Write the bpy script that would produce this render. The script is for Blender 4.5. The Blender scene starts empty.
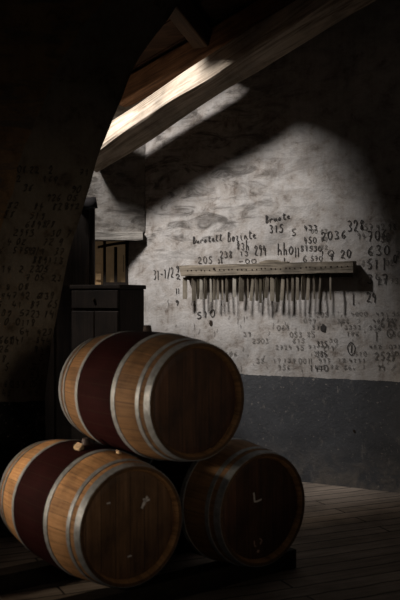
import bpy, bmesh, math, random
from mathutils import Vector, Matrix, noise
random.seed(7)
sc = bpy.context.scene
C = sc.collection
PI = math.pi
CAMH = 1.55
FPX = 600 * 50 / 36.0

# ------------------------------------------------------------------ helpers
def link(o, parent=None):
    C.objects.link(o)
    if parent is not None:
        o.parent = parent
    return o

def obj(name, bm, m, parent=None, smooth=False):
    me = bpy.data.meshes.new(name)
    bmesh.ops.recalc_face_normals(bm, faces=bm.faces[:])
    bm.to_mesh(me); bm.free()
    if smooth:
        for p in me.polygons: p.use_smooth = True
    for mm in (m if isinstance(m, (list, tuple)) else [m]):
        me.materials.append(mm)
    return link(bpy.data.objects.new(name, me), parent)

def tag(o, label, cat, group=None):
    o['label'] = label; o['category'] = cat
    if group: o['group'] = group
    return o

def thing(name, label, cat, loc=(0, 0, 0), rotz=0, group=None):
    o = bpy.data.objects.new(name, None); o.empty_display_size = .05
    link(o); o.location = loc; o.rotation_euler = (0, 0, rotz)
    return tag(o, label, cat, group)

def struct(o):
    o['kind'] = 'structure'; return o

def hexa(bm, p):
    """p: 8 points, bottom ring of four then top ring of four"""
    v = [bm.verts.new(q) for q in p]
    for f in ((0, 3, 2, 1), (4, 5, 6, 7), (0, 1, 5, 4), (1, 2, 6, 5), (2, 3, 7, 6), (3, 0, 4, 7)):
        bm.faces.new([v[i] for i in f])

def box(bm, x0, x1, y0, y1, z0, z1, fn=None):
    p = [(x0, y0, z0), (x1, y0, z0), (x1, y1, z0), (x0, y1, z0), (x0, y0, z1), (x1, y0, z1), (x1, y1, z1), (x0, y1, z1)]
    hexa(bm, [fn(*q) if fn else q for q in p])

def bevel(bm, w, seg=2):
    bmesh.ops.bevel(bm, geom=bm.edges[:], offset=w, segments=seg, affect='EDGES', profile=.6)

def rough(bm, amp, sc_=6.0, seed=0.0):
    for v in bm.verts:
        v.co += noise.noise_vector(v.co * sc_ + Vector((seed, seed * .7, seed * 1.3))) * amp

# ------------------------------------------------------------------ materials
def new_mat(name, rough_=.8, spec=.3):
    m = bpy.data.materials.new(name); m.use_nodes = True
    nt = m.node_tree; b = nt.nodes['Principled BSDF']
    b.inputs['Roughness'].default_value = rough_
    b.inputs['Specular IOR Level'].default_value = spec
    return m, nt, b

class G:
    """small node-graph builder"""
    def __init__(s, nt):
        s.nt = nt; s.tc = nt.nodes.new('ShaderNodeTexCoord')
    def co(s): return s.tc.outputs['Object']
    def n(s, t): return s.nt.nodes.new(t)
    def l(s, a, b): s.nt.links.new(a, b)
    def mapping(s, scale=(1, 1, 1), rot=(0, 0, 0), src=None):
        k = s.n('ShaderNodeMapping'); k.inputs['Scale'].default_value = scale; k.inputs['Rotation'].default_value = rot
        s.l(src or s.co(), k.inputs['Vector']); return k.outputs[0]
    def noise(s, scale, detail=6, rough_=.6, src=None, dist=0):
        k = s.n('ShaderNodeTexNoise'); k.inputs['Scale'].default_value = scale
        k.inputs['Detail'].default_value = detail; k.inputs['Roughness'].default_value = rough_
        k.inputs['Distortion'].default_value = dist
        s.l(src or s.co(), k.inputs['Vector']); return k.outputs['Fac']
    def ramp(s, fac, stops, interp='LINEAR'):
        k = s.n('ShaderNodeValToRGB'); k.color_ramp.interpolation = interp
        e = k.color_ramp.elements
        while len(e) < len(stops): e.new(.5)
        for i, (p, c) in enumerate(stops):
            e[i].position = p
            e[i].color = (c[0], c[1], c[2], 1) if isinstance(c, (tuple, list)) else (c, c, c, 1)
        s.l(fac, k.inputs['Fac']); return k.outputs['Color']
    def math(s, op, a, b=None, c=None):
        k = s.n('ShaderNodeMath'); k.operation = op
        for i, q in enumerate((a, b, c)):
            if q is None: continue
            if isinstance(q, (int, float)): k.inputs[i].default_value = q
            else: s.l(q, k.inputs[i])
        return k.outputs[0]
    def mix(s, fac, a, b, mode='MIX'):
        k = s.n('ShaderNodeMix'); k.data_type = 'RGBA'; k.blend_type = mode
        for i, q in ((0, fac), (6, a), (7, b)):
            if isinstance(q, (int, float)): k.inputs[i].default_value = q if i == 0 else (q, q, q, 1)
            elif isinstance(q, tuple): k.inputs[i].default_value = (q[0], q[1], q[2], 1)
            else: s.l(q, k.inputs[i])
        return k.outputs[2]
    def sep(s, src=None):
        k = s.n('ShaderNodeSeparateXYZ'); s.l(src or s.co(), k.inputs[0]); return k.outputs
    def bump(s, h, strength=.4, dist=.01):
        k = s.n('ShaderNodeBump'); k.inputs['Strength'].default_value = strength; k.inputs['Distance'].default_value = dist
        s.l(h, k.inputs['Height']); return k.outputs[0]

def mat_wood(name, c1, c2, c3=None, axis=0, scale=1.0, rough_=.8, bump=.4, spec=.25):
    m, nt, b = new_mat(name, rough_, spec); g = G(nt)
    scl = [26 * scale] * 3; scl[axis] = 1.6 * scale
    n1 = g.noise(1.0, 8, .62, g.mapping(scl), 1.2)
    n2 = g.noise(3.2 * scale, 5, .6)
    col = g.ramp(n1, [(.3, c1), (.52, c2), (.75, c3 or c2)])
    dirt = g.ramp(n2, [(.35, .45), (.62, 1.0)])
    g.l(g.mix(1.0, col, dirt, 'MULTIPLY'), b.inputs['Base Color'])
    g.l(g.bump(n1, bump, .01), b.inputs['Normal'])
    return m

def mat_plain(name, c, rough_=.7, metal=0, var=.5, nscale=14, spec=.3):
    m, nt, b = new_mat(name, rough_, spec); g = G(nt)
    n = g.noise(nscale, 6, .65)
    g.l(g.ramp(n, [(.3, tuple(q * (1 - var) for q in c)), (.7, tuple(min(1, q * (1 + var * .5)) for q in c))]), b.inputs['Base Color'])
    b.inputs['Metallic'].default_value = metal
    g.l(g.bump(n, .2, .005), b.inputs['Normal'])
    return m

# the lime-washed wall with its dark painted lower band; object coordinates: x along the wall, y off it, z up
def mat_wall(name, plaster, dado, dado_z, smudge=True, along=0):
    m, nt, b = new_mat(name, .9, .15); g = G(nt)
    n_big = g.noise(1.7, 7, .62, dist=.6)
    n_med = g.noise(6.5, 8, .68, dist=.3)
    n_fine = g.noise(55, 6, .7)
    sx = [5, 5, 9.5]; sx[along] = 3.2
    n_str = g.noise(1.0, 7, .66, g.mapping(sx), .9)
    vs = [42, 42, 42]; vs[2] = 3.5
    n_ver = g.noise(1.0, 5, .6, g.mapping(vs))
    col = g.ramp(n_big, [(.30, tuple(q * .62 for q in plaster)), (.5, tuple(q * .92 for q in plaster)), (.68, plaster)])
    col = g.mix(1.0, col, g.ramp(n_med, [(.30, (.36, .31, .27)), (.44, (.84, .81, .78)), (.57, 1.0)]), 'MULTIPLY')
    x, y, z = g.sep()
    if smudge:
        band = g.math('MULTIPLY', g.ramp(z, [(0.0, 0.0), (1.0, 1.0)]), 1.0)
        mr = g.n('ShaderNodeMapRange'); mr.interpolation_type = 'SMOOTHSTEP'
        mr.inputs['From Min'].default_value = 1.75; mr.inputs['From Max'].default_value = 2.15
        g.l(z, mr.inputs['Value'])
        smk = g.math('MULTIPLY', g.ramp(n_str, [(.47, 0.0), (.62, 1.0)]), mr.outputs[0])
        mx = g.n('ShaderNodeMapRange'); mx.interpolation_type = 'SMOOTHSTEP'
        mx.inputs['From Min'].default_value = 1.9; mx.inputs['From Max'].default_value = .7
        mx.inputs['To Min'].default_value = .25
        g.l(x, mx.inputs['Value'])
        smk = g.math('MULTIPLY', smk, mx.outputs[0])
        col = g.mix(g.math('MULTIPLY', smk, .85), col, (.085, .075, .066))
    col = g.mix(1.0, col, g.ramp(n_ver, [(.3, .90), (.55, 1.0)]), 'MULTIPLY')
    spots = g.ramp(n_fine, [(.61, 0.0), (.72, 1.0)])
    col = g.mix(g.math('MULTIPLY', spots, .55), col, (.05, .042, .036))
    # dark painted band
    n_sc = g.noise(11, 8, .7, g.mapping((1, 1, .55)))
    n_sc2 = g.noise(38, 6, .7)
    dcol = g.ramp(n_big, [(.35, tuple(q * .75 for q in dado)), (.65, tuple(q * 1.25 for q in dado))])
    dcol = g.mix(g.ramp(n_sc, [(.58, 0.0), (.72, .7)]), dcol, (.22, .20, .18))
    dcol = g.mix(g.ramp(n_sc2, [(.60, 0.0), (.71, .85)]), dcol, (.30, .27, .24))
    low = g.n('ShaderNodeMapRange'); low.inputs['From Min'].default_value = .35; low.inputs['From Max'].default_value = 0.0
    g.l(z, low.inputs['Value'])
    crumble = g.math('MULTIPLY', low.outputs[0], g.ramp(n_med, [(.42, 0.0), (.6, 1.0)]))
    dcol = g.mix(g.math('MULTIPLY', crumble, .75), dcol, (.20, .175, .15))
    edge = g.math('ADD', z, g.math('MULTIPLY', g.math('SUBTRACT', n_med, .5), .035))
    edge = g.math('ADD', edge, g.math('MULTIPLY', g.math('SUBTRACT', n_fine, .5), .012))
    up = g.math('GREATER_THAN', edge, dado_z)
    g.l(g.mix(up, dcol, col), b.inputs['Base Color'])
    h = g.math('ADD', g.math('MULTIPLY', n_med, .7), g.math('MULTIPLY', n_fine, .25))
    h = g.math('ADD', h, g.math('MULTIPLY', n_big, .8))
    g.l(g.bump(h, .5, .03), b.inputs['Normal'])
    return m

M = {}
M['wall'] = mat_wall('lime_plaster', (.55, .52, .492), (.075, .077, .082), .893)
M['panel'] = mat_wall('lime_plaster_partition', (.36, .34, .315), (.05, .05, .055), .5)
M['lintel'] = mat_wood('limed_lintel', (.16, .145, .125), (.42, .39, .35), (.58, .54, .48), scale=.9, bump=1.0)
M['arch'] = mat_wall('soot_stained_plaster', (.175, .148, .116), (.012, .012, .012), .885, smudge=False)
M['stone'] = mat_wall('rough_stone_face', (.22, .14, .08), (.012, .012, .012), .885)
M['beam'] = mat_wood('weathered_beam', (.24, .17, .115), (.70, .58, .45), (.88, .79, .67), scale=.8, rough_=.85, bump=.9)
M['rafter'] = mat_wood('old_brown_rafter', (.025, .014, .008), (.065, .037, .021), (.11, .065, .037), scale=.55, bump=.8)
M['plate'] = mat_wood('reddish_old_timber', (.06, .03, .016), (.22, .115, .06), (.40, .22, .12), scale=.8, bump=.9)
M['boards'] = mat_wood('roof_boards', (.022, .012, .007), (.06, .031, .017), (.10, .055, .03), scale=.5, bump=.7)
M['rail'] = mat_wood('grey_rail', (.10, .083, .062), (.28, .235, .178), (.39, .33, .26), scale=1.4, bump=.5)
M['slat'] = mat_wood('grey_slat', (.13, .112, .085), (.33, .285, .22), (.45, .39, .31), axis=2, scale=1.5, bump=.4)
M['slat_pale'] = mat_wood('pale_slat', (.22, .20, .165), (.48, .44, .37), (.60, .55, .47), axis=2, scale=1.5, bump=.4)
M['slat_dark'] = mat_wood('dark_slat', (.045, .038, .026), (.11, .092, .062), (.16, .135, .095), axis=2, scale=1.5, bump=.4)
M['dark'] = mat_wood('dark_oak', (.010, .007, .005), (.024, .016, .011), (.036, .024, .016), axis=2, scale=.8)
M['sleeper'] = mat_wood('dark_sleeper', (.010, .008, .006), (.022, .016, .012), (.035, .026, .02), scale=.8)
M['pale_wood'] = mat_wood('raw_softwood', (.28, .19, .11), (.45, .32, .2), (.52, .38, .25), scale=1.5)
M['hoop'] = mat_plain('galvanised_hoop', (.25, .262, .275), .5, .45, .45, 30)
M['iron'] = mat_plain('rusty_iron', (.055, .04, .03), .6, .6, .5, 40)
M['ink'] = mat_plain('black_crayon', (.045, .040, .037), .9, 0, .3, 60)
M['faint_ink'] = mat_plain('worn_crayon', (.21, .195, .178), .9, 0, .5, 60)
M['soot'] = mat_plain('smudged_crayon', (.05, .041, .032), .9, 0, .6, 18)
M['mid_ink'] = mat_plain('grey_crayon', (.10, .09, .083), .9, 0, .5, 60)
M['chalk'] = mat_plain('white_chalk', (.62, .58, .55), .9, 0, .3, 60)
M['pink_chalk'] = mat_plain('pinkish_chalk', (.36, .24, .20), .9, 0, .4, 60)
M['bung'] = mat_plain('dark_bung', (.03, .018, .015), .6, 0, .3, 30)
M['cloth'] = mat_plain('black_cloth', (.012, .010, .010), .95, 0, .3, 40)
M['pane'] = mat_plain('dusty_tan_pane_glow', (.40, .26, .13), .6, 0, .35, 7)

_b = M['pane'].node_tree.nodes['Principled BSDF']
_b.inputs['Emission Color'].default_value = (1.0, .66, .36, 1); _b.inputs['Emission Strength'].default_value = .028  # faint added glow brightens the pane and jamb bricks; no lamp behind
def mat_floor():
    m, nt, b = new_mat('worn_floorboards', .75, .3); g = G(nt)
    br = g.n('ShaderNodeTexBrick')
    rot = g.mapping((1, 1, 1), (0, 0, math.radians(-24)))
    wob = g.n('ShaderNodeVectorMath'); wob.operation = 'ADD'
    wn_ = g.n('ShaderNodeTexNoise'); wn_.inputs['Scale'].default_value = 5.0; wn_.inputs['Detail'].default_value = 6
    g.l(g.co(), wn_.inputs['Vector'])
    wm = g.n('ShaderNodeVectorMath'); wm.operation = 'SCALE'; wm.inputs['Scale'].default_value = .035
    g.l(wn_.outputs['Color'], wm.inputs[0]); g.l(rot, wob.inputs[0]); g.l(wm.outputs[0], wob.inputs[1])
    g.l(wob.outputs[0], br.inputs['Vector'])
    br.inputs['Color1'].default_value = (.50, .405, .33, 1); br.inputs['Color2'].default_value = (.37, .30, .24, 1)
    br.inputs['Mortar'].default_value = (.05, .038, .03, 1)
    br.inputs['Scale'].default_value = 1.0; br.inputs['Mortar Size'].default_value = .006
    br.inputs['Brick Width'].default_value = 2.3; br.inputs['Row Height'].default_value = .135
    br.inputs['Bias'].default_value = 0
    gr = g.noise(1.0, 8, .65, g.mapping((1.5, 30, 30), (0, 0, 0), rot), .8)
    blot = g.noise(2.2, 6, .65)
    col = g.mix(1.0, br.outputs['Color'], g.ramp(gr, [(.3, .55), (.65, 1.1)]), 'MULTIPLY')
    col = g.mix(1.0, col, g.ramp(blot, [(.3, .5), (.6, 1.0)]), 'MULTIPLY')
    g.l(col, b.inputs['Base Color'])
    h = g.math('ADD', g.math('MULTIPLY', gr, .3), g.math('MULTIPLY', br.outputs['Fac'], -1.0))
    g.l(g.bump(h, .7, .012), b.inputs['Normal'])
    return m
M['floor'] = mat_floor()

# barrel staves: object coordinates, x along the barrel from the near head (0) to the far head (.95)
def mat_staves(name, red0, red1, tone=1.0):
    m, nt, b = new_mat(name, .72, .22); g = G(nt)
    x, y, z = g.sep()
    ang = g.math('MULTIPLY', g.math('ARCTAN2', z, y), 29 / (2 * PI))
    wn = g.n('ShaderNodeTexWhiteNoise'); wn.noise_dimensions = '1D'
    g.l(g.math('FLOOR', ang), wn.inputs['W'])
    fr = g.math('FRACT', g.math('ADD', ang, 100))
    gap = g.math('GREATER_THAN', g.math('ABSOLUTE', g.math('SUBTRACT', fr, .5)), .482)
    cmb = g.n('ShaderNodeCombineXYZ')
    g.l(g.math('MULTIPLY', x, 3.0), cmb.inputs[0]); g.l(g.math('MULTIPLY', ang, 6.0), cmb.inputs[1]); g.l(wn.outputs['Value'], cmb.inputs[2])
    grain = g.noise(1.0, 8, .65, cmb.outputs[0], .6)
    blot = g.noise(7, 7, .65)
    oak = g.ramp(grain, [(.28, tuple(q * tone for q in (.20, .098, .040))), (.5, tuple(q * tone for q in (.36, .19, .082))), (.72, tuple(q * tone for q in (.46, .26, .12)))])
    oak = g.mix(1.0, oak, g.ramp(wn.outputs['Value'], [(0, .78), (1, 1.1)]), 'MULTIPLY')
    oak = g.mix(1.0, oak, g.ramp(blot, [(.3, .55), (.55, 1.0)]), 'MULTIPLY')
    wine = g.ramp(g.math('ADD', g.math('MULTIPLY', grain, .5), g.math('MULTIPLY', blot, .5)), [(.3, (.007, .0018, .0018)), (.6, (.016, .004, .004)), (.8, (.026, .009, .008))])
    xe = g.math('ADD', x, g.math('MULTIPLY', g.math('SUBTRACT', blot, .5), .02))
    isred = g.math('MULTIPLY', g.math('GREATER_THAN', xe, red0), g.math('LESS_THAN', xe, red1))
    col = g.mix(isred, oak, wine)
    g.l(g.math('SUBTRACT', .22, g.math('MULTIPLY', isred, .19)), b.inputs['Specular IOR Level'])
    col = g.mix(g.math('MULTIPLY', gap, .75), col, (.02, .012, .008))
    endg = g.math('MAXIMUM', g.math('LESS_THAN', x, .0035), g.math('GREATER_THAN', x, .9465))
    col = g.mix(g.math('MULTIPLY', endg, .78), col, (.035, .019, .010))
    g.l(col, b.inputs['Base Color'])
    g.l(g.bump(g.math('SUBTRACT', g.math('MULTIPLY', grain, .4), gap), .4, .006), b.inputs['Normal'])
    return m

def mat_head(name, c1, c2, c3):
    m, nt, b = new_mat(name, .6, .3); g = G(nt)
    x, y, z = g.sep()
    pl = g.math('DIVIDE', y, .083)
    wn = g.n('ShaderNodeTexWhiteNoise'); wn.noise_dimensions = '1D'
    g.l(g.math('FLOOR', pl), wn.inputs['W'])
    gap = g.math('GREATER_THAN', g.math('ABSOLUTE', g.math('SUBTRACT', g.math('FRACT', g.math('ADD', pl, 50)), .5)), .475)
    n1 = g.noise(1.0, 8, .62, g.mapping((20, 34, 2.2)), .9)
    n2 = g.noise(6, 6, .62)
    col = g.ramp(n1, [(.3, c1), (.52, c2), (.75, c3)])
    col = g.mix(1.0, col, g.ramp(wn.outputs['Value'], [(0, .7), (1, 1.15)]), 'MULTIPLY')
    col = g.mix(1.0, col, g.ramp(n2, [(.3, .5), (.6, 1.0)]), 'MULTIPLY')
    col = g.mix(g.math('MULTIPLY', gap, .7), col, (.008, .005, .004))
    g.l(col, b.inputs['Base Color'])
    g.l(g.bump(g.math('SUBTRACT', g.math('MULTIPLY', n1, .4), gap), .4, .005), b.inputs['Normal'])
    return m

# ------------------------------------------------------------------ the room's own axes
CX, CY = -.519, 7.87                      # corner of the partition and the written-on wall
WA = math.atan2(-.4895, .872)             # direction of that wall, seen from above
DX, DY = math.cos(WA), math.sin(WA)
NX, NY = DY, -DX                          # off the wall, into the room
def W(s, e, z): return (CX + s * DX + e * NX, CY + s * DY + e * NY, z)

# frame object for the wall so that its object coordinates run along it
def wall_matrix(): return Matrix.Translation((CX, CY, 0)) @ Matrix.Rotation(WA, 4, 'Z')
# local (s, -e, z)

# floor
bm = bmesh.new(); box(bm, -6, 7, -2.5, 10.5, -.12, 0)
struct(obj('floor', bm, M['floor']))

# written-on wall
bm = bmesh.new()
nx_, nz_ = 74, 56
S0, S1, ZT = -.20, 6.2, 5.6
grid = {}
for i in range(nx_ + 1):
    for k in range(nz_ + 1):
        s = S0 + (S1 - S0) * i / nx_; z = ZT * k / nz_
        e = .010 * noise.noise(Vector((s * 1.3, 3.1, z * 1.3))) - .010
        grid[i, k] = bm.verts.new((s, -e, z))
for i in range(nx_):
    for k in range(nz_):
        bm.faces.new((grid[i, k], grid[i + 1, k], grid[i + 1, k + 1], grid[i, k + 1]))
r = bmesh.ops.extrude_face_region(bm, geom=bm.faces[:])
for v in [g_ for g_ in r['geom'] if isinstance(g_, bmesh.types.BMVert)]: v.co.y = .35
wall_right = struct(obj('wall_right', bm, M['wall'], smooth=False))
wall_right.matrix_world = wall_matrix()

# partition with the opening on the left; frontal
LINT0, LINT1 = 2.115, 2.19
bm = bmesh.new()
def grid_panel(bm, x0, x1, z0, z1, y, n=24, amp=.012):
    g_ = {}
    for i in range(n + 1):
        for k in range(n + 1):
            x = x0 + (x1 - x0) * i / n; z = z0 + (z1 - z0) * k / n
            g_[i, k] = bm.verts.new((x, y + amp * noise.noise(Vector((x * 3, 9.3, z * 3))), z))
    fs = []
    for i in range(n):
        for k in range(n):
            fs.append(bm.faces.new((g_[i, k], g_[i + 1, k], g_[i + 1, k + 1], g_[i, k + 1])))
    r = bmesh.ops.extrude_face_region(bm, geom=fs)
    for v in [q for q in r['geom'] if isinstance(q, bmesh.types.BMVert)]: v.co.y = 8.25
grid_panel(bm, -3.2, CX, LINT1, 5.6, CY)
box(bm, -3.2, -1.25, CY, 8.25, 0, LINT1)
box(bm, -1.25, CX - .19, 8.05, 8.25, 0, 1.30)
wall_back = struct(obj('wall_back', bm, M['panel']))
# lintel ledge
bm = bmesh.new()
n = 20
for i in range(n):
    x0 = -1.25 + (CX - .02 + 1.25) * i / n; x1 = -1.25 + (CX - .02 + 1.25) * (i + 1) / n
    f = lambda x: .006 * noise.noise(Vector((x * 9, 1, 2)))
    hexa(bm, [(x0, CY - .028, LINT0 + f(x0)), (x1, CY - .028, LINT0 + f(x1)), (x1, 8.25, LINT0), (x0, 8.25, LINT0),
              (x0, CY - .028, LINT1 + f(x0 + 5)), (x1, CY - .028, LINT1 + f(x1 + 5)), (x1, 8.25, LINT1), (x0, 8.25, LINT1)])
bmesh.ops.remove_doubles(bm, verts=bm.verts[:], dist=.0005)
struct(obj('trim_1', bm, M['lintel']))

# window in the niche
win = struct(bpy.data.objects.new('window_1', None)); link(win)
bm = bmesh.new()
YW = 8.00
def fr(x0, x1, z0, z1, y0=YW, y1=YW + .05): box(bm, x0, x1, y0, y1, z0, z1)
fr(-.93, -.905, 1.3, 2.115); fr(-.715, -.655, 1.3, 2.115, YW - .03)       # side posts
fr(-.825, -.797, 1.70, 2.06)                                              # mullion
fr(-.93, -.66, 1.66, 1.72, YW - .02)                                      # bottom rail
for i in range(10):                                                       # arched head rail
    a0, a1 = i / 10, (i + 1) / 10
    zz = lambda a: 2.055 + .045 * math.sin(a * PI / 2)
    hexa(bm, [(-.98 + .30 * a0, YW - .02, zz(a0) - .012), (-.98 + .30 * a1, YW - .02, zz(a1) - .012), (-.98 + .30 * a1, YW + .05, zz(a1) - .012), (-.98 + .30 * a0, YW + .05, zz(a0) - .012),
              (-.98 + .30 * a0, YW - .02, zz(a0) + .012), (-.98 + .30 * a1, YW - .02, zz(a1) + .012), (-.98 + .30 * a1, YW + .05, zz(a1) + .012), (-.98 + .30 * a0, YW + .05, zz(a0) + .012)])
fr(-.735, -.731, 1.82, 1.98, YW - .0, YW + .02)
obj('window_frame', bm, M['dark'], win)
bm = bmesh.new(); box(bm, -1.25, -.70, YW + .03, YW + .045, 1.3, 2.115)
obj('pane', bm, M['pane'], win)
bm = bmesh.new()
for k in range(5): box(bm, -1.0, -.95, YW - .01, YW + .035, 1.66 + k * .085, 1.72 + k * .085)
obj('jamb_bricks', bm, M['pane'], win)

# dark timber partition behind the arch
def wl(bm, x0, x1, y0, y1, z0, z1): box(bm, x0, x1, y0, y1, z0, z1)
bm = bmesh.new()
xr = -.905
k = 0
x = -2.6
while x < xr - .01:
    w = min(.15, xr - x)
    box(bm, x, x + w - .006, 7.18 + .012 * (k % 2), 7.24, 0, 2.36)
    x += w; k += 1
struct(obj('wall_left', bm, M['dark']))
# cloth on its edge
def px(x, y, Y): return Vector(((x - 200) / FPX * Y, Y, CAMH + (300 - y) / FPX * Y))
bm = bmesh.new()
pts_l = [(74, 190), (74, 190), (73.5, 198), (73, 205), (73, 211)]
pts_r = [(93.5, 189), (94.5, 190), (95.6, 197), (96.8, 204), (97.3, 208)]
rows = []
for (a, b_) in zip(pts_l, pts_r):
    row = []
    for j in range(7):
        t = j / 6
        p = px(a[0] + (b_[0] - a[0]) * t, a[1] + (b_[1] - a[1]) * t, 7.12)
        p.y += .012 * math.sin(t * 9 + a[1] * .05)
        if not rows: p = Vector((p.x, 7.26, 2.375))
        elif len(rows) == 1: p = Vector((p.x, 7.155, 2.378))
        row.append(p)
    rows.append(row)
fv = [[bm.verts.new(p) for p in row] for row in rows]
bv = [[bm.verts.new(p + Vector((0, .02, 0))) for p in row] for row in rows]
R_, K_ = len(rows), 7
for i in range(R_ - 1):
    for j in range(K_ - 1):
        bm.faces.new((fv[i][j], fv[i][j + 1], fv[i + 1][j + 1], fv[i + 1][j]))
        bm.faces.new((bv[i][j], bv[i + 1][j], bv[i + 1][j + 1], bv[i][j + 1]))
loop = [(0, j) for j in range(K_)] + [(i, K_ - 1) for i in range(1, R_)] + [(R_ - 1, j) for j in range(K_ - 2, -1, -1)] + [(i, 0) for i in range(R_ - 2, 0, -1)]
for q in range(len(loop)):
    a, b_ = loop[q], loop[(q + 1) % len(loop)]
    bm.faces.new((fv[a[0]][a[1]], bv[a[0]][a[1]], bv[b_[0]][b_[1]], fv[b_[0]][b_[1]]))
tag(obj('hanging_cloth', bm, M['cloth'], smooth=True), 'black cloth draped over the top corner of the dark board partition beside the arch', 'cloth')

# ------------------------------------------------------------------ the arch
YF = 5.5
far_img = [(44, 470), (44.5, 430), (45, 400), (50, 350), (57, 312), (65, 270), (74, 237), (81, 214), (88, 196), (92.5, 178), (95, 163), (96.5, 152), (107, 131), (114, 116), (121, 100), (127, 82), (134, 65), (147, 47), (161, 29), (172, 13), (181, 0)]
far = []
far.append((px(44, 470, YF).x, 0.0))
for (x, y) in far_img[:]:
    p = px(x, y, YF); far.append((p.x, p.z))
far += [(.0, 3.74), (.2, 3.95), (.5, 4.15), (.9, 4.30), (1.4, 4.36), (2.0, 4.30), (2.5, 4.1), (3.0, 3.7)]
# smooth resample
def resample(P, n):
    d = [0]
    for a, b_ in zip(P, P[1:]): d.append(d[-1] + math.hypot(b_[0] - a[0], b_[1] - a[1]))
    out = []
    for i in range(n + 1):
        t = d[-1] * i / n
        j = 0
        while j < len(P) - 2 and d[j + 1] < t: j += 1
        u = (t - d[j]) / (d[j + 1] - d[j])
        out.append((P[j][0] + (P[j + 1][0] - P[j][0]) * u, P[j][1] + (P[j + 1][1] - P[j][1]) * u))
    for _ in range(3):
        out = [out[0]] + [((out[i - 1][0] + 2 * out[i][0] + out[i + 1][0]) / 4, (out[i - 1][1] + 2 * out[i][1] + out[i + 1][1]) / 4) for i in range(1, n)] + [out[-1]]
    return out
far = resample(far, 90)
VX, VY = -.47, -.13
def arch_pt(i, u):
    """point of the reveal: u=0 far edge, u=1 near edge"""
    x, z = far[i]
    q = Vector((x + VX * u, YF + VY * u, z))
    return q
bm = bmesh.new()
nu = 8
rows = []
for i in range(len(far)):
    row = []
    x, z = far[i]
    top = 5.6
    row.append((x - .30, YF + .45, z))                                  # back edge, hidden behind the reveal
    for u in range(nu + 1):
        p = arch_pt(i, u / nu)
        p += noise.noise_vector(p * 4.0) * .012
        if u == nu: p += noise.noise_vector(p * 11.0) * .018
        row.append(tuple(p))
    # front face grows away from the opening
    tx, tz = (far[min(i + 1, len(far) - 1)][0] - far[max(i - 1, 0)][0], far[min(i + 1, len(far) - 1)][1] - far[max(i - 1, 0)][1])
    L = math.hypot(tx, tz); ox, oz = -tz / L, tx / L
    for k in range(1, 9):
        d = .16 * k * (1 + .1 * k)
        q = Vector((x + VX + ox * d, YF + VY - .02 * min(k, 3), max(z + oz * d, 0 if z < .05 else z + oz * d)))
        q += Vector((0, 1, 0)) * noise.noise(q * 5.0) * .03
        row.append(tuple(q))
    row.append((row[-1][0], YF + .45, row[-1][2]))
    rows.append(row)
V = [[bm.verts.new(p) for p in row] for row in rows]
m_ = len(V[0])
for i in range(len(V) - 1):
    for j in range(m_):
        f = bm.faces.new((V[i][j], V[i][(j + 1) % m_], V[i + 1][(j + 1) % m_], V[i + 1][j]))
        f.material_index = 1 if j > nu + 0 else 0
bm.faces.new(V[0]); bm.faces.new(V[-1][::-1])
arch = struct(obj('wall_arch', bm, [M['arch'], M['stone']], smooth=True))

# ------------------------------------------------------------------ roof
def zr(s, e): return 3.70 + .36 * s + .35 * (e - .2)
def slab(bm, s0, s1, e0, e1, t=.05):
    P = [(s0, e0), (s1, e0), (s1, e1), (s0, e1)]
    ps = [W(s, e, zr(s, e)) for s, e in P] + [W(s, e, zr(s, e) + t) for s, e in P]
    hexa(bm, ps)
# the sky lamp above the assumed, unseen opening, and where its light crosses the roof on its way to a point
SKY_K = 4.0
SKY_L = (.53 - .70 * SKY_K, SKY_K, 2.76 + 1.20 * SKY_K)            # (s, e, z)
def roof_hit(s, e, z):
    a = z - zr(s, e)
    b_ = (SKY_L[2] - z) - (zr(SKY_L[0], SKY_L[1]) - zr(s, e))
    f = -a / b_
    return e + (SKY_L[1] - e) * f, s + (SKY_L[0] - s) * f
def wall_px(x, y):
    k = (x - 200) / FPX; s = (k * CY - CX) / (DX - k * DY)
    return s, CAMH + (300 - y) / FPX * (CY + s * DY)
EDGE_T = [(*wall_px(x, y), 0.0) for x, y in ((243, 92), (328, 140), (334, 200), (347, 260), (358, 340), (340, 400), (325, 470))]
EDGE = sorted([roof_hit(s, e, z) for s, z, e in EDGE_T] + [roof_hit(.88, .44, 3.42), roof_hit(2.6, .7, 0), roof_hit(2.6, 1.2, 0)])
HE0 = roof_hit(wall_px(200, 106)[0], 0, wall_px(200, 106)[1])[0]
HE1 = EDGE[-1][0]
HS0 = -2.0
def edge_at(e):
    if e <= EDGE[0][0]: return EDGE[0][1]
    for a, b_ in zip(EDGE, EDGE[1:]):
        if a[0] <= e <= b_[0]: return a[1] + (b_[1] - a[1]) * (e - a[0]) / max(1e-6, b_[0] - a[0])
    return EDGE[-1][1]
def left_at(e): return -2.0 if e < 1.72 else (-2.0 + (e - 1.72) / .2 * 1.30 if e < 1.92 else (-.70 if e < 2.4 else -1.25))
bm = bmesh.new()
S_L, S_R = -3.2, 5.5
bw = .12
k = -9
while HE0 + k * bw < 4.3:                             # the boards; unseen ends round the opening shaped to steer the daylight
    e = HE0 + k * bw; e1 = e + bw
    o_ = .010 * (k % 2)
    if k >= 0 and e < HE1:
        h0, h1 = edge_at(e), edge_at(e1)
        segs = [((S_L, e), (left_at(e), e), (left_at(e1), e1), (S_L, e1)), ((h0, e), (S_R, e), (S_R, e1), (h1, e1))]
    else:
        segs = [((S_L, e), (S_R, e), (S_R, e1), (S_L, e1))]
    for P in segs:
        hexa(bm, [W(p, q, zr(p, q) + o_) for p, q in P] + [W(p, q, zr(p, q) + .06) for p, q in P])
    k += 1
struct(obj('ceiling', bm, M['boards']))

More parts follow.
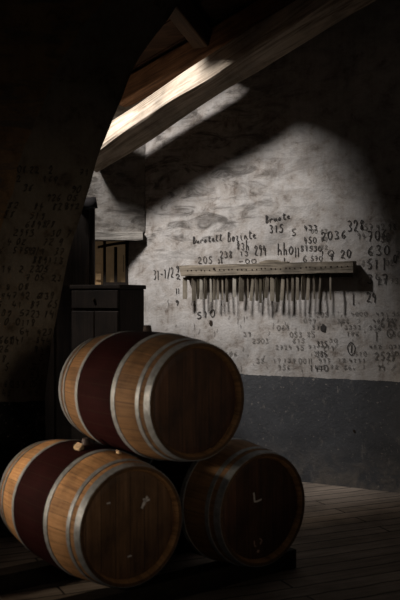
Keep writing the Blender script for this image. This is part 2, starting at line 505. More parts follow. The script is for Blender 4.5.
# long timbers: bowed, rough, four-sided
def timber(name, fn, a0, a1, w, h, roll, m, n=40, amp=.014, seed=0.0, round_=.25):
    """fn(a) gives the centre; square section w x h, rolled about its axis"""
    bm = bmesh.new(); rings = []
    sec = []
    for (sx, sz) in ((-1, -1), (1, -1), (1, 1), (-1, 1)):
        for k in range(3):
            # rounded corners
            a = math.atan2(sz, sx) + (k - 1) * PI / 5
            r_ = round_ * min(w, h) * .5
            sec.append((sx * (w / 2 - r_) + r_ * math.cos(a) * 1.2, sz * (h / 2 - r_) + r_ * math.sin(a) * 1.2))
    for i in range(n + 1):
        a = a0 + (a1 - a0) * i / n
        c = Vector(fn(a)); c2 = Vector(fn(a + .01)); T = (c2 - c).normalized()
        side = T.cross(Vector((0, 0, 1))).normalized(); up = side.cross(T).normalized()
        ring = []
        for (u, v) in sec:
            uu = u * math.cos(roll) - v * math.sin(roll); vv = u * math.sin(roll) + v * math.cos(roll)
            p = c + side * uu + up * vv
            p += noise.noise_vector(Vector((a * 2.2 + seed, u * 8, v * 8))) * amp
            ring.append(bm.verts.new(p))
        rings.append(ring)
    K = len(sec)
    for i in range(n):
        for j in range(K):
            bm.faces.new((rings[i][j], rings[i][(j + 1) % K], rings[i + 1][(j + 1) % K], rings[i + 1][j]))
    bm.faces.new(rings[0]); bm.faces.new(rings[-1][::-1])
    # local x runs along the timber, so its grain does too
    T = (Vector(fn(a1)) - Vector(fn(a0))).normalized()
    side = T.cross(Vector((0, 0, 1))).normalized(); up = side.cross(T)
    mw = Matrix((T, -side, up)).transposed().to_4x4(); mw.translation = Vector(fn(a0))
    bm.transform(mw.inverted())
    o = obj(name, bm, m); o.matrix_world = mw
    return o

def main_c(s):                       # main beam, bowed: steeper at its foot
    t = (s + .375)
    z = 2.905 + .392 * t + .014 * t * t + .05 * math.sin(max(0, min(1, t / 2.8)) * PI)
    return W(s, .30, z)
b0 = timber('roof_beam', main_c, -.42, 4.8, .235, .25, math.radians(24), M['beam'], 90, .020, 3.0)
tag(b0, 'thick weathered roof beam sloping up to the right in front of the wall, its foot lit by daylight', 'beam')
lab = ['old dark rafter above and in front of the thick lit roof beam, nearest to it', 'old dark rafter in the top of the picture, farthest out from the written-on wall']
for q, e in enumerate((2.75, 3.4)):
    t = timber('rafter', lambda s, e=e: W(s, e, zr(s, e) - .125), -1.0, 4.8, .19, .2, .1, M['rafter'], 40, .012, 11.0 + q)
    tag(t, lab[q], 'beam')
t = timber('wall_plate', lambda s: W(s, .105, zr(s, .105) - .12), -.20, 4.6, .15, .21, .05, M['plate'], 50, .016, 41.0)
tag(t, 'rough reddish brown timber under the roof boards, between the thick lit beam and the wall', 'beam')
# cross timbers resting on the beam
t = timber('cross_timber', lambda e: W(.74, e, zr(.74, e) - .115), 0.20, 2.2, .15, .18, .15, M['rafter'], 24, .014, 21.0)
tag(t, 'brown cross timber resting on the thick roof beam where its lit part ends', 'beam')
t = timber('cross_timber', lambda e: W(2.0, e, zr(2.0, e) - .115), 0.20, 3.0, .16, .2, .1, M['rafter'], 24, .014, 31.0)
tag(t, 'dark cross timber over the thick roof beam in the top right, in shadow', 'beam')

# ------------------------------------------------------------------ handwriting: strokes drawn as thin ribbons
GL = {
 '0': [[(.5, 1), (.15, .8), (.1, .4), (.35, 0), (.7, .05), (.9, .5), (.8, .9), (.5, 1)]],
 '1': [[(.3, .75), (.55, 1), (.5, 0)]],
 '2': [[(.1, .75), (.35, 1), (.75, .9), (.75, .6), (.1, .02), (.5, .08), (.95, 0)]],
 '3': [[(.1, .9), (.5, 1), (.8, .8), (.4, .55), (.85, .35), (.6, .02), (.1, .1)]],
 '4': [[(.35, 1), (.15, .45), (.9, .45)], [(.7, .75), (.65, -.1)]],
 '5': [[(.85, 1), (.3, .97), (.2, .58), (.6, .62), (.85, .35), (.6, .02), (.1, .08)]],
 '6': [[(.75, 1), (.3, .7), (.12, .25), (.45, 0), (.85, .22), (.6, .48), (.2, .3)]],
 '7': [[(.1, .95), (.9, 1), (.4, 0)], [(.3, .5), (.8, .52)]],
 '8': [[(.75, .85), (.45, 1), (.2, .78), (.75, .35), (.55, 0), (.2, .2), (.45, .5), (.8, .85)]],
 '9': [[(.8, .85), (.45, 1), (.2, .72), (.5, .5), (.8, .85), (.75, .4), (.55, -.1)]],
 'h': [[(.25, 1.5), (.2, 0)], [(.22, .45), (.5, .75), (.75, .55), (.72, 0)]],
 '-': [[(.1, .45), (.9, .5)]], '/': [[(.2, -.1), (.85, 1.05)]], '.': [[(.4, .0), (.55, .08)]],
 'B': [[(.2, 0), (.25, 1.25)], [(.1, 1.2), (.7, 1.25), (.75, .9), (.3, .7), (.85, .5), (.75, .05), (.1, .02)]],
 'u': [[(.1, .6), (.15, .1), (.45, .05), (.75, .6), (.75, .1), (1, .05)]],
 'r': [[(.1, .0), (.2, .6), (.25, .4), (.6, .6), (.95, .5)]],
 's': [[(0, .1), (.5, .6), (.7, .2), (.4, 0), (.1, .1)]],
 't': [[(.45, 1.1), (.35, .1), (.7, .02), (1, .15)], [(.05, .72), (.9, .8)]],
 'a': [[(.75, .55), (.3, .6), (.12, .2), (.4, .0), (.75, .5), (.78, .05), (1, .1)]],
 'l': [[(.1, .1), (.6, 1.0), (.45, 1.2), (.3, .9), (.35, .1), (.8, .05)]],
 'o': [[(.5, .6), (.15, .4), (.25, .02), (.65, .05), (.75, .45), (.5, .6), (1, .5)]],
 'z': [[(.1, .6), (.7, .58), (.15, .05), (.85, .02), (.5, -.3)]],
 'i': [[(.2, .6), (.3, .05), (.7, .1)], [(.35, .85), (.42, .9)]],
 'n': [[(.1, 0), (.15, .6), (.5, .6), (.6, .05), (1, .1)]],
 'e': [[(.1, .3), (.7, .42), (.5, .62), (.15, .4), (.3, .02), (.9, .12)]],
 'O': [[(.5, 1.15), (.05, .8), (.0, .3), (.4, -.15), (.85, 0), (1.05, .6), (.8, 1.05), (.5, 1.15)]],
 ' ': [],
}
def ribbon(bm, pts, w, place):
    """pts in metres on a surface (a, z); place maps (a, z) to a point just off the surface"""
    if len(pts) < 2: return
    # smooth (Chaikin)
    for _ in range(2):
        q = [pts[0]]
        for a, b_ in zip(pts, pts[1:]):
            q.append((a[0] * .75 + b_[0] * .25, a[1] * .75 + b_[1] * .25)); q.append((a[0] * .25 + b_[0] * .75, a[1] * .25 + b_[1] * .75))
        q.append(pts[-1]); pts = q
    L = []; R = []
    for i, p in enumerate(pts):
        a = pts[max(i - 1, 0)]; b_ = pts[min(i + 1, len(pts) - 1)]
        tx, tz = b_[0] - a[0], b_[1] - a[1]; l = math.hypot(tx, tz) or 1
        ww = w * (.75 + .5 * abs(noise.noise(Vector((p[0] * 25, p[1] * 25, 1)))))
        L.append(bm.verts.new(place(p[0] - tz / l * ww / 2, p[1] + tx / l * ww / 2)))
        R.append(bm.verts.new(place(p[0] + tz / l * ww / 2, p[1] - tx / l * ww / 2)))
    for i in range(len(pts) - 1):
        bm.faces.new((L[i], L[i + 1], R[i + 1], R[i]))
def glyphs(bm, txt, a, z, cw, h, w, place, slope=0.0, jit=.08, gap=.25):
    x = a
    for ch in txt:
        for st in GL.get(ch, []):
            pts = [(x + (p[0] + random.uniform(-jit, jit)) * cw, z + (x - a) * slope + (p[1] + random.uniform(-jit, jit)) * h) for p in st]
            ribbon(bm, pts, w, place)
        x += cw * (1 + gap)
    return x
# wall pixel -> wall coordinates
def wall_sz(x, y, e=0.0):
    k = (x - 200) / FPX
    # CX + s DX = k (CY + s DY)
    s = (k * (CY + e * NY) - CX - e * NX) / (DX - k * DY)
    Y = CY + s * DY + e * NY
    return s, CAMH + (300 - y) / FPX * Y
def on_wall(s, z):
    e = .010 * noise.noise(Vector((s * 1.3, 3.1, z * 1.3))) - .010
    return (s, -(e + .0045), z)
def write(name, items, m, lw=.0085):
    bm = bmesh.new()
    for (txt, x0, x1, ytop, ybot, *rest) in items:
        s0, zb = wall_sz(x0, ybot); s1, zt = wall_sz(x1, ytop)
        y2 = rest[0] if rest else ybot
        _, zb2 = wall_sz(x1, y2)
        _, zt0 = wall_sz(x0, ytop)
        n = len(txt); gap = .22
        cw = (s1 - s0) / (n * (1 + gap) - gap)
        glyphs(bm, txt, s0, zb, cw, zt0 - zb, lw, on_wall, (zb2 - zb) / max(.01, s1 - s0), .06, gap)
    return obj(name, bm, m, wall_right)
write('handwriting', [('Burstall', 192, 222, 238, 243.5, 240.5), ('Bozinte', 227, 256, 234, 241.5, 238)], M['ink'], .0085)
write('handwriting', [('Bruste', 265, 290, 217, 223, 218), ('315', 269, 283, 225, 233, 232)], M['ink'], .0095)
write('handwriting', [('hh0', 277, 293, 247, 255, 254), ('294', 254, 266, 245.5, 255, 254)], M['ink'], .0095)
write('handwriting', [('205', 197, 212, 256.5, 263.5), ('238', 219, 232, 251, 258), ('83h', 236, 249, 243, 250), ('13', 239, 248, 251, 256), ('-00', 238, 256, 259, 263.5), ('38', 217, 222, 259, 263)], M['ink'], .0075)
write('handwriting', [('2036', 320, 346, 232, 240, 238), ('328', 347, 364, 221, 232, 230), ('20', 340, 351, 250, 258, 257)], M['ink'], .0095)
write('handwriting', [('5', 291, 296, 229, 236), ('433', 303, 317, 225, 230), ('450', 303, 316, 237, 243), ('51530', 300, 321, 246, 251), ('11', 294, 299, 246, 257), ('6', 302, 307, 255, 262), ('570', 310, 322, 256, 261), ('10', 318, 334, 250, 256), ('1', 283, 285, 257, 263), ('8', 329, 334, 254, 260)], M['ink'], .0075)
write('handwriting', [('706', 367, 387, 231, 241, 240), ('630', 367, 390, 246, 256, 255), ('51', 367, 379, 259, 269), ('1', 383, 385, 257, 270), ('0', 393, 397, 255, 263), ('347', 367, 388, 274, 284), ('24', 366, 376, 292, 302), ('1', 352, 354, 292, 305)], M['mid_ink'], .0095)
write('handwriting', [('30', 380, 390, 236, 242), ('694', 380, 395, 318, 327), ('0', 386, 394, 329, 338), ('1', 375, 377, 331, 341), ('252/', 374, 396, 352, 360)], M['faint_ink'], .0095)
write('handwriting', [('O', 347, 355, 344, 354), ('1', 350, 352, 344.5, 353)], M['ink'], .0085)
write('handwriting', [('31-1/2', 153, 173, 270, 280, 277), ('9', 175, 179, 266, 272), ('2', 175, 180, 274, 279), ('11', 175, 179, 288, 294), ('9', 174, 179, 300, 305)], M['ink'], .008)
write('handwriting', [('510', 196, 215, 312, 319, 316)], M['ink'], .0095)
write('handwriting', [('335', 316, 327, 341, 347), ('335', 316, 327, 351, 357), ('1410', 309, 328, 365, 371)], M['ink'], .007)
# many small, worn figures under and right of the rail
items = []
for r_ in range(9):
    y = 312 + r_ * 6.6
    x = random.uniform(224, 240)
    while x < 392:
        n_ = random.choice((2, 3, 3, 4)); w_ = n_ * 4.2
        if random.random() < (.62 if 268 < x < 395 else .22):
            items.append((''.join(random.choice('0123456789') for _ in range(n_)), x, x + w_, y, y + random.uniform(3.5, 5.2)))
        x += w_ + random.uniform(2, 9)
write('handwriting', items, M['faint_ink'], .006)
items = []
for r_ in range(8):
    y = 224 + r_ * 9
    x = random.uniform(356, 366)
    while x < 396:
        if random.random() < .4:
            items.append((''.join(random.choice('0123456789') for _ in range(2)), x, x + 9, y, y + 6))
        x += 12
write('handwriting', items, M['faint_ink'], .007)
items = []
for r_ in range(3):
    y = 229 + r_ * 8
    x = 300
    while x < 336:
        if random.random() < .55: items.append((''.join(random.choice('0123456789') for _ in range(2)), x, x + 7, y, y + 4))
        x += 10
write('handwriting', items, M['faint_ink'], .0065)
# diagonal scuffs and a ragged hole in the plaster
bm = bmesh.new()
for _ in range(70):
    x = random.uniform(150, 398); y = random.uniform(300, 372)
    s, z = wall_sz(x, y); a = random.uniform(.9, 1.9); l = random.uniform(.015, .06)
    ribbon(bm, [(s, z), (s + .5 * l * math.cos(a) + .004, z + .5 * l * math.sin(a)), (s + l * math.cos(a), z + l * math.sin(a))], .005, on_wall)
obj('pencil_strokes', bm, M['faint_ink'], wall_right)
def blotch(cx, cy, r, name, m, n=14):
    bm = bmesh.new(); s, z = wall_sz(cx, cy)
    vs = []
    for i in range(n):
        a = 2 * PI * i / n; rr = r * (1 + .45 * noise.noise(Vector((math.cos(a) * 2 + cx, math.sin(a) * 2, cy))))
        vs.append(bm.verts.new(on_wall(s + rr * .8 * math.cos(a), z + rr * 1.15 * math.sin(a))))
    bm.faces.new(vs)
    obj(name, bm, m, wall_right)
blotch(210.5, 323, .022, 'plaster_hole', M['iron'])
blotch(323, 328, .030, 'dark_stain', M['ink'])
blotch(354, 431, .012, 'plaster_hole', M['iron'])

# scrawl on the arch reveal
bm = bmesh.new()
def on_arch(a, z):
    # a: 0 far edge .. 1 near edge, z height
    j = 0
    while j < 60 and far[j + 1][1] < z: j += 1
    t = (z - far[j][1]) / max(1e-6, far[j + 1][1] - far[j][1])
    x = far[j][0] + (far[j + 1][0] - far[j][0]) * t
    p = Vector((x + VX * a, YF + VY * a, z)); 
    p += noise.noise_vector(p * 4.0) * .012
    return (p.x + .002, p.y - .010, p.z)
for r_ in range(26):
    z = .92 + r_ * .058
    a = random.uniform(0, .12)
    while a < .95:
        if random.random() < .72:
            x = a
            for ch in ''.join(random.choice('0123456789') for _ in range(random.choice((1, 2, 2, 3)))):
                if x > 1: break
                for st in GL[ch]:
                    ribbon(bm, [(x - (p[0] - 1) * .055 + random.uniform(-.008, .008), z + p[1] * .042 + random.uniform(-.006, .006)) for p in st], .0085, on_arch)
                x += .072
        a += random.uniform(.09, .26)
obj('handwriting', bm, M['soot'], arch)

# ------------------------------------------------------------------ the rail and its slats
sA, zA = wall_sz(181, 276, .1); sB, zB = wall_sz(353, 272.5, .1)
zA += .0; 
tilt = math.atan2(zB - zA, sB - sA)
rail = thing('wall_rail', 'long grey wooden rail fixed across the written-on wall with slats hanging below', 'rail')
rail.matrix_world = wall_matrix() @ Matrix.Translation((sA, 0, zA)) @ Matrix.Rotation(-tilt, 4, 'Y')
LR = (sB - sA) / math.cos(tilt)
bm = bmesh.new()
n = 46
rings = []
for i in range(n + 1):
    x = LR * i / n
    jt = .004 * noise.noise(Vector((x * 7, 0, 0))); jb = .004 * noise.noise(Vector((x * 7, 5, 0)))
    sk = -.035 if i == 0 else 0
    c = [(x + 0, -.100, jb), (x + sk * .7, -.100, .094 + jt), (x + sk, -.012, .094 + jt), (x, -.012, jb)]
    rings.append([bm.verts.new(p) for p in c])
for i in range(n):
    for j in range(4): bm.faces.new((rings[i][j], rings[i][(j + 1) % 4], rings[i + 1][(j + 1) % 4], rings[i + 1][j]))
bm.faces.new(rings[0]); bm.faces.new(rings[-1][::-1])
obj('board', bm, M['rail'], rail)
# backing batten the slats hang from, set back under the board
bm = bmesh.new(); box(bm, .01, LR - .03, -.045, -.012, -.035, -.001); bevel(bm, .003, 1)
obj('batten', bm, M['slat_dark'], rail)
def disc_peg(bm, c, r, l, axis=(0, -1, 0), n=8):
    ax = Vector(axis).normalized(); u = ax.orthogonal().normalized(); v = ax.cross(u)
    a = [bm.verts.new(Vector(c) + (u * math.cos(2 * PI * i / n) + v * math.sin(2 * PI * i / n)) * r) for i in range(n)]
    b_ = [bm.verts.new(Vector(c) + ax * l + (u * math.cos(2 * PI * i / n) + v * math.sin(2 * PI * i / n)) * r * .8) for i in range(n)]
    for i in range(n): bm.faces.new((a[i], a[(i + 1) % n], b_[(i + 1) % n], b_[i]))
    bm.faces.new(a); bm.faces.new(b_[::-1])
for i in range(34):
    bm = bmesh.new()
    disc_peg(bm, (.07 + i * (LR - .12) / 33 + random.uniform(-.008, .008), -.0995, .047 + random.uniform(-.006, .006)), .0065 + random.uniform(0, .002), .003)
    obj('nail', bm, M['iron'], rail)
bm = bmesh.new()
disc_peg(bm, (.34, -.0995, .058), .013, .004)
obj('nail', bm, M['iron'], rail)
# offcut lying on the rail
sO, zO = wall_sz(259, 268, .09); sP, _ = wall_sz(287, 268, .09)
bm = bmesh.new()
n = 14; rg = []
for i in range(n + 1):
    t = i / n; x = sO + (sP - sO) * t
    zb = zA + .094 + math.tan(tilt) * (x - sA) + .003
    h = .006 + .022 * math.sin(min(1, t * 1.25) * PI) ** .8 if 0 < t < .8 else .008
    h += .004 * noise.noise(Vector((x * 30, 0, 0)))
    rg.append([bm.verts.new(p) for p in ((x, -.09, zb), (x, -.09, zb + h), (x, -.03, zb + h), (x, -.03, zb))])
for i in range(n):
    for j in range(4): bm.faces.new((rg[i][j], rg[i][(j + 1) % 4], rg[i + 1][(j + 1) % 4], rg[i + 1][j]))
bm.faces.new(rg[0]); bm.faces.new(rg[-1][::-1])
o = obj('wood_offcut', bm, M['rail']); o.matrix_world = wall_matrix()
tag(o, 'low humped offcut of grey wood lying on top of the wall rail near its middle', 'wood scrap')

# slats: x of top, x of bottom, apparent width px, y bottom, tone, word
SL = [(184.9, 184.9, 4.8, 299, 's', 'broad grey'), (194, 194, 4.6, 301, 's', 'broad grey'), (198.2, 198.0, 2.6, 299, 'd', 'dark'),
      (201.2, 201.2, 3.2, 299.5, 'p', 'pale'), (205.4, 205.4, 3.2, 299, 's', 'grey'), (210.7, 211.0, 2.2, 302, 'p', 'thin pale'),
      (214.6, 214.4, 3.0, 300, 's', 'grey'), (218.0, 217.8, 2.6, 299.5, 's', 'grey'), (222.3, 222.7, 1.8, 300, 's', 'thin grey'),
      (227.0, 226.8, 2.6, 302, 's', 'grey'), (234.6, 234.4, 3.6, 297, 'p', 'palest'), (241.4, 241.4, 5.0, 301.5, 's', 'broad grey'), (247.6, 248.2, 1.7, 298, 's', 'thin grey'),
      (253.2, 250.8, 3.1, 301, 's', 'tilted grey'), (256.6, 256.8, 3.2, 301, 's', 'grey'), (260.6, 260.6, 2.6, 303, 'd', 'dark'),
      (264.0, 263.4, 1.4, 300, 'd', 'thin dark'), (267.7, 265.8, 3.6, 298, 's', 'tilted grey'), (272.4, 272.2, 4.3, 301, 's', 'broad grey'),
      (277.7, 277.7, 4.0, 302, 'd', 'broad dark'), (283.0, 281.8, 3.4, 300.5, 's', 'tilted grey'), (287.4, 287.6, 1.6, 300, 's', 'thin grey'),
      (292.7, 292.3, 2.4, 301, 's', 'thin grey'), (297.6, 297.4, 3.0, 300, 's', 'grey'), (303.4, 303.2, 3.8, 300, 's', 'broad grey'),
      (308.7, 307.4, 3.2, 300, 's', 'tilted grey'), (313.9, 314.3, 2.0, 299, 's', 'thin grey'), (320.6, 318.9, 1.8, 299, 's', 'thin tilted grey'),
      (330.3, 330.6, 1.9, 300, 's', 'thin grey')]
ORD = ['first', 'second', 'third', 'fourth', 'fifth', 'sixth', 'seventh', 'eighth', 'ninth', 'tenth', 'eleventh', 'twelfth', 'thirteenth', 'fourteenth', 'fifteenth', 'sixteenth', 'seventeenth', 'eighteenth', 'nineteenth', 'twentieth']
TM = {'s': M['slat'], 'p': M['slat_pale'], 'd': M['slat_dark']}
for q, (xt, xb, wp, yb, tone, word) in enumerate(SL):
    sT, zT = wall_sz(xt, 279, .072); sBt, zBt = wall_sz(xb, yb, .072)
    # the slat hangs about 6 cm off the wall
    zT = zA + math.tan(tilt) * (sT - sA) - .012
    wreal = wp / 112.0
    beta = math.atan((xt - 200) / FPX)
    turn = math.radians((-14, 10, 4, -8, 16)[q % 5])
    W0 = (wreal - .002) / math.cos(turn)
    yaw = turn - WA - beta
    L = zT - zBt
    bm = bmesh.new()
    n = 8; rg = []
    for i in range(n + 1):
        t = i / n; z = -L * t
        hw = W0 / 2 * (.8 + .2 * min(1, t * 5)) * (1 if t < .9 else 1 - .12 * (t - .9) / .1)
        c = .004 * math.sin(t * 3 + q)
        rg.append([bm.verts.new(p) for p in ((-hw, c - .0035, z), (hw, c - .0035, z), (hw, c + .0035, z), (-hw, c + .0035, z))])
    for i in range(n):
        for j in range(4): bm.faces.new((rg[i][j], rg[i][(j + 1) % 4], rg[i + 1][(j + 1) % 4], rg[i + 1][j]))
    bm.faces.new(rg[0]); bm.faces.new(rg[-1][::-1])
    o = obj('wooden_stick', bm, TM[tone])
    rl = math.atan2(sT - sBt, zT - zBt)
    o.matrix_world = wall_matrix() @ Matrix.Translation((sT, -.072, zT)) @ Matrix.Rotation(rl, 4, 'Y') @ Matrix.Rotation(yaw, 4, 'Z')
    nL = q + 1; nR = len(SL) - q
    if nL == 1: pos = 'at the left end under the wall rail'
    elif nR == 1: pos = 'alone at the right end under the wall rail'
    elif nL <= 15: pos = ORD[nL - 1] + ' from the left end under the wall rail'
    else: pos = ORD[nR - 1] + ' from the right end under the wall rail'
    tag(o, word + ' stick, ' + pos, 'stick', 'wooden sticks hanging from the wall rail')

# ------------------------------------------------------------------ barrels
BL, RH, RB = .95, .293, .339
AXA = math.radians(37)
AX = Vector((-math.sin(AXA), math.cos(AXA), 0)); PX_ = Vector((math.cos(AXA), math.sin(AXA), 0))
def rad(t): 
    u = (t - BL / 2) / (BL / 2)
    return RB - (RB - RH) * (.86 * u * u + .14 * u ** 4)
NS = 96
def lathe(bm, prof, close=False):
    rings = []
    for (x, r) in prof:
        rings.append([bm.verts.new((x, r * math.cos(2 * PI * k / NS), r * math.sin(2 * PI * k / NS))) for k in range(NS)])
    m_ = len(prof)
    for i in range(m_ - (0 if close else 1)):
        for k in range(NS):
            bm.faces.new((rings[i][k], rings[i][(k + 1) % NS], rings[(i + 1) % m_][(k + 1) % NS], rings[(i + 1) % m_][k]))
    return rings
HOOPS = [(.004, .046), (.080, .106), (.270, .304), (.655, .686), (.844, .870), (.904, .946)]
def make_barrel(loc, label, tone, head_m, marks, roll=0.0, bung=True, holes=(), red=(.285, .672)):
    b = thing('wine_barrel', label, 'barrel', loc, 0, 'stacked wine barrels')
    b.rotation_euler = (0, 0, math.atan2(AX.y, AX.x))
    # the barrel's x axis runs along AX; children keep object coordinates with x = 0 at the near head
    prof = []
    n = 40
    for i in range(n + 1): t = BL * i / n; prof.append((t, rad(t)))
    prof += [(BL, RH - .02), (BL - .03, RH - .026), (BL - .036, RH - .03)]
    prof = [(.036, RH - .03), (.03, RH - .026), (0, RH - .014)] + prof
    bm = bmesh.new(); lathe(bm, prof + [(BL - .05, RH - .028), (.05, RH - .028)], True)
    st = obj('staves', bm, mat_staves('oak_staves', red[0], red[1], tone), b, True)
    for x0, x1 in ((.030, .052), (BL - .052, BL - .030)):
        bm = bmesh.new()
        r_ = RH - .0265
        rr = lathe(bm, [(x0, r_ - .03), (x0 + .004 if x0 < .5 else x0, r_), (x1 - .004, r_), (x1, r_ - .03)])
        bm.faces.new(rr[0]); bm.faces.new(rr[-1][::-1])
        h = obj('head', bm, head_m, b)
    for (x0, x1) in HOOPS:
        bm = bmesh.new()
        lathe(bm, [(x0, rad(x0) + .0005), (x0, rad(x0) + .0035), (x1, rad(x1) + .0035), (x1, rad(x1) + .0005)], True)
        h = obj('hoop', bm, M['hoop'], b)
        for w_ in (0, .03):
            bm = bmesh.new(); a = 2.2 + w_ * 2
            xm = (x0 + x1) / 2; r_ = rad(xm) + .0025
            disc_peg(bm, (xm, r_ * math.cos(a + w_), r_ * math.sin(a + w_)), .006, .003, (0, math.cos(a + w_), math.sin(a + w_)))
            obj('rivet', bm, M['hoop'], h)
    if bung:
        bm = bmesh.new(); disc_peg(bm, (BL / 2, 0, RB - .004), .026, .038, (0, 0, 1), 20); bevel(bm, .003, 1)
        obj('bung', bm, M['bung'], b)['label'] = 'dark bung on top of the belly'
    for (t, ang) in holes:
        bm = bmesh.new(); r_ = rad(t) - .001
        disc_peg(bm, (t, r_ * math.cos(ang), r_ * math.sin(ang)), .008, .003, (0, math.cos(ang), math.sin(ang)))
        obj('spile_peg', bm, M['bung'], b)
    for (kind, y, z, sz) in marks:
        # head surface at x = .03, drawn strokes (y to the picture's left)
        bm = bmesh.new()
        def pl(a, c): return (.0282, -a, c)
        if kind == 'L':
            ribbon(bm, [(-y, z + sz), (-y + .005, z), (-y + .002, z - .004)], .010, pl); ribbon(bm, [(-y, z), (-y + sz * .5, z - .004), (-y + sz * 1.2, z + .004)], .010, pl); mm = M['chalk']
        elif kind == 'splash':
            ribbon(bm, [(-y - .6 * sz, z - sz), (-y, z), (-y + .5 * sz, z + sz * .7)], .017, pl); ribbon(bm, [(-y - .3 * sz, z + .5 * sz), (-y + .1 * sz, z), (-y + .9 * sz, z + .2 * sz)], .013, pl); mm = M['chalk']
        elif kind == 'dot':
            ribbon(bm, [(-y - sz, z), (-y, z + .3 * sz), (-y + sz, z + .2 * sz)], .010, pl); mm = M['chalk']
        else:
            ribbon(bm, [(-y - sz, z + sz), (-y - sz * .9, z), (-y - .5 * sz, z - sz * .2)], .008, pl)
            ribbon(bm, [(-y + sz * .3, z + 1.2 * sz), (-y + sz, z + .8 * sz), (-y + .5 * sz, z + .1 * sz)], .008, pl); mm = M['pink_chalk']
            ribbon(bm, [(-y - .2 * sz, z - sz), (-y + .2 * sz, z - 1.3 * sz)], .016, pl)
        obj('chalk_mark', bm, mm, b)
    return b
HL = mat_head('dark_stained_head', (.08, .043, .021), (.19, .10, .048), (.27, .15, .076))
HR = mat_head('red_brown_head', (.026, .012, .006), (.068, .030, .015), (.10, .046, .024))
PLh = Vector((-.327, 4.10, .436)); PRh = Vector((.340, 4.388, .446)); PUh = Vector((-.003, 4.190, 1.039))
# marks are given as (kind, y to the left, z up, size) on the head
bl = make_barrel(PLh, 'oak wine barrel at lower left, white chalk dots and splash on its head', 1.0, HL,
                 [('splash', -.085, .105, .032), ('dot', .125, .125, .010), ('dot', .005, -.155, .012)], holes=((.255, PI * .98 + .12), (.082, PI * .98 + .16)))
br = make_barrel(PRh, 'oak wine barrel at the lower right, white angle mark chalked on its reddish head', .75, HR,
                 [('L', .05, .045, .045), ('pink', .02, -.19, .028)])
bu = make_barrel(PUh, 'oak wine barrel lying on top of the other two, dark bung on its belly', .44, HR, [])  # dark stave tone also stands in for weaker light on this barrel

# sleepers under the barrels
def sleeper(t_left, h, label, lo, hi, w=.11):
    c = Vector((PLh.x, PLh.y, 0)) + AX * t_left
    o = bmesh.new()
    p0 = c + PX_ * lo; p1 = c + PX_ * hi
    n = 12
    rg = []
    for i in range(n + 1):
        p = p0 + (p1 - p0) * i / n
        j = [.004 * noise.noise(Vector((i * .7, k_, t_left * 9))) for k_ in range(4)]
        rg.append([o.verts.new(q) for q in (p - AX * (w / 2 + j[0]), p + AX * (w / 2 + j[1]), p + AX * (w / 2 + j[2]) + Vector((0, 0, h)), p - AX * (w / 2 + j[3]) + Vector((0, 0, h)))])
    for i in range(n):
        for k_ in range(4): o.faces.new((rg[i][k_], rg[i][(k_ + 1) % 4], rg[i + 1][(k_ + 1) % 4], rg[i + 1][k_]))
    o.faces.new(rg[0]); o.faces.new(rg[-1][::-1])
    q = obj('sleeper', o, M['sleeper'])
    tag(q, label, 'timber')
sleeper(.10, .107, 'dark squared sleeper on the floor under the near ends of the lower barrels', -.55, 1.14)
sleeper(.72, .099, 'dark squared sleeper on the floor under the far ends of the lower barrels', -.55, 1.10)

# chocks: pale scraps wedged between the upper barrel and the left one
def surf_left(xp, yp):
    best = None
    for it in range(200):
        t = .04 + .88 * it / 199
        for ja in range(120):
            a = -PI * .1 + PI * 1.0 * ja / 119          # angle from the left-facing horizontal up and over
            d = PX_ * (-math.cos(a)) + Vector((0, 0, math.sin(a)))
            p = PLh + AX * t + d * (rad(t) + .004)
            X = 200 + FPX * p.x / p.y; Yp = 300 - FPX * (p.z - CAMH) / p.y
            # visible side only
            if d.dot(Vector((0, 0, CAMH)) - p) < 0: continue
            e = (X - xp) ** 2 + (Yp - yp) ** 2
            if best is None or e < best[0]: best = (e, p.copy(), d.copy(), t)
    return best
for (xp, yp, sz, label) in ((79, 449, (.06, .032, .034), 'pale wooden chock wedged behind, between the left and upper barrels'),
                            (118.5, 453.5, (.03, .02, .02), 'small pale wood chip on the left barrel beneath the upper barrel')):
    e, p, d, t = surf_left(xp, yp)
    bm = bmesh.new()
    a, w, h = sz
    tang = AX.cross(d).normalized()
    if tang.z < 0: tang = -tang
    pts = []
    for (u, v, k_) in ((-1, -1, 0), (1, -1, 0), (1, 1, 0), (-1, 1, 0), (-1, -1, .35), (1, -1, .5), (1, 1, 1), (-1, 1, .9)):
        pts.append(p + AX * (u * a / 2) + tang * (v * w / 2) + d * (k_ * h))
    hexa(bm, pts); bevel(bm, .003, 1)
    o = obj('wooden_chock', bm, M['pale_wood']); tag(o, label, 'wood scrap')

# ------------------------------------------------------------------ dark cupboard in the back corner
ca = WA
cup = thing('cupboard', 'low near-black wooden cupboard in the back corner below the niche window', 'cupboard', (-.645, 6.70, 0), ca)
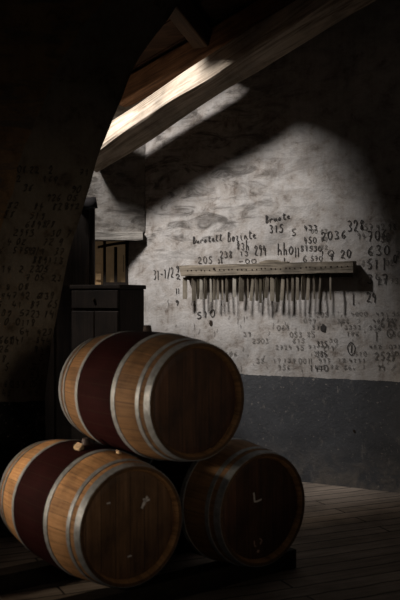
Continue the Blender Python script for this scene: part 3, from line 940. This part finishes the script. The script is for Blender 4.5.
# local x to the left is negative; depth is +y
bm = bmesh.new(); box(bm, -.48, 0, 0, .36, .06, 1.64); bevel(bm, .006, 1); obj('carcass', bm, M['dark'], cup)
bm = bmesh.new(); box(bm, -.49, .015, -.025, .37, 1.64, 1.675); bevel(bm, .008, 2); obj('top', bm, M['dark'], cup)
for i, x0 in enumerate((-.475, -.2375)):
    bm = bmesh.new(); box(bm, x0, x0 + .2325, -.02, .005, .10, 1.46); bevel(bm, .006, 1); d = obj('door', bm, M['dark'], cup)
    bm = bmesh.new(); disc_peg(bm, (x0 + (.20 if i == 0 else .032), -.02, .85), .014, .02, (0, -1, 0), 12); obj('knob', bm, M['iron'], d)
bm = bmesh.new(); box(bm, -.475, -.005, -.02, .005, 1.48, 1.63); bevel(bm, .006, 1); dr = obj('drawer', bm, M['dark'], cup)
bm = bmesh.new(); disc_peg(bm, (-.24, -.02, 1.555), .014, .02, (0, -1, 0), 12); obj('knob', bm, M['iron'], dr)
bm = bmesh.new(); box(bm, -.48, 0, .02, .34, 0, .06); obj('plinth', bm, M['dark'], cup)

# ------------------------------------------------------------------ assumed daylight and added fill
def area(name, loc, target, sx, sy, power, color, spread=180):
    l = bpy.data.lights.new(name, 'AREA'); l.shape = 'RECTANGLE'; l.size = sx; l.size_y = sy
    l.energy = power; l.color = color; l.spread = math.radians(spread)
    o = bpy.data.objects.new(name, l); link(o)
    o.location = loc
    o.rotation_euler = (Vector(target) - Vector(loc)).to_track_quat('-Z', 'Y').to_euler()
    return o
SKY = Vector(W(*SKY_L)); AIM = Vector(W(.7, 0, 2.0))
area('assumed_roof_opening_daylight', SKY, AIM, 1.0, 1.0, 255, (1.0, .960, .935), 100)  # lamp for the sky above an unseen, assumed roof opening
area('assumed_side_light', (-3.3, 3.65, 1.2), (-.60, 4.5, .82), .5, .6, 5.0, (1.0, .82, .62), 34)  # lamp assumed at left to light the staves, cone narrowed; no window there

area('barrel_head_fill', (3.0, -.6, 1.7), (-.45, 4.5, 1.25), .8, 1.2, 1.05, (1.0, .84, .66), 25)  # added fill to brighten the barrel heads; no doorway stands there

w = bpy.data.worlds.new('dim_cellar_air'); sc.world = w; w.use_nodes = True
w.node_tree.nodes['Background'].inputs[0].default_value = (1.0, .9, .8, 1)
w.node_tree.nodes['Background'].inputs[1].default_value = .0105

# ------------------------------------------------------------------ camera
cam = bpy.data.cameras.new('camera'); co = bpy.data.objects.new('camera', cam); link(co)
co.location = (0, 0, CAMH); co.rotation_euler = (PI / 2, 0, 0)
cam.sensor_fit = 'VERTICAL'; cam.sensor_height = 36; cam.lens = 50
cam.dof.use_dof = True; cam.dof.focus_distance = 7.3; cam.dof.aperture_fstop = 2.8
sc.camera = co
vs = sc.view_settings
sc.display_settings.display_device = 'sRGB'
vs.view_transform = 'Standard'; vs.look = 'None'; vs.exposure = 0; vs.gamma = 1; vs.use_curve_mapping = False
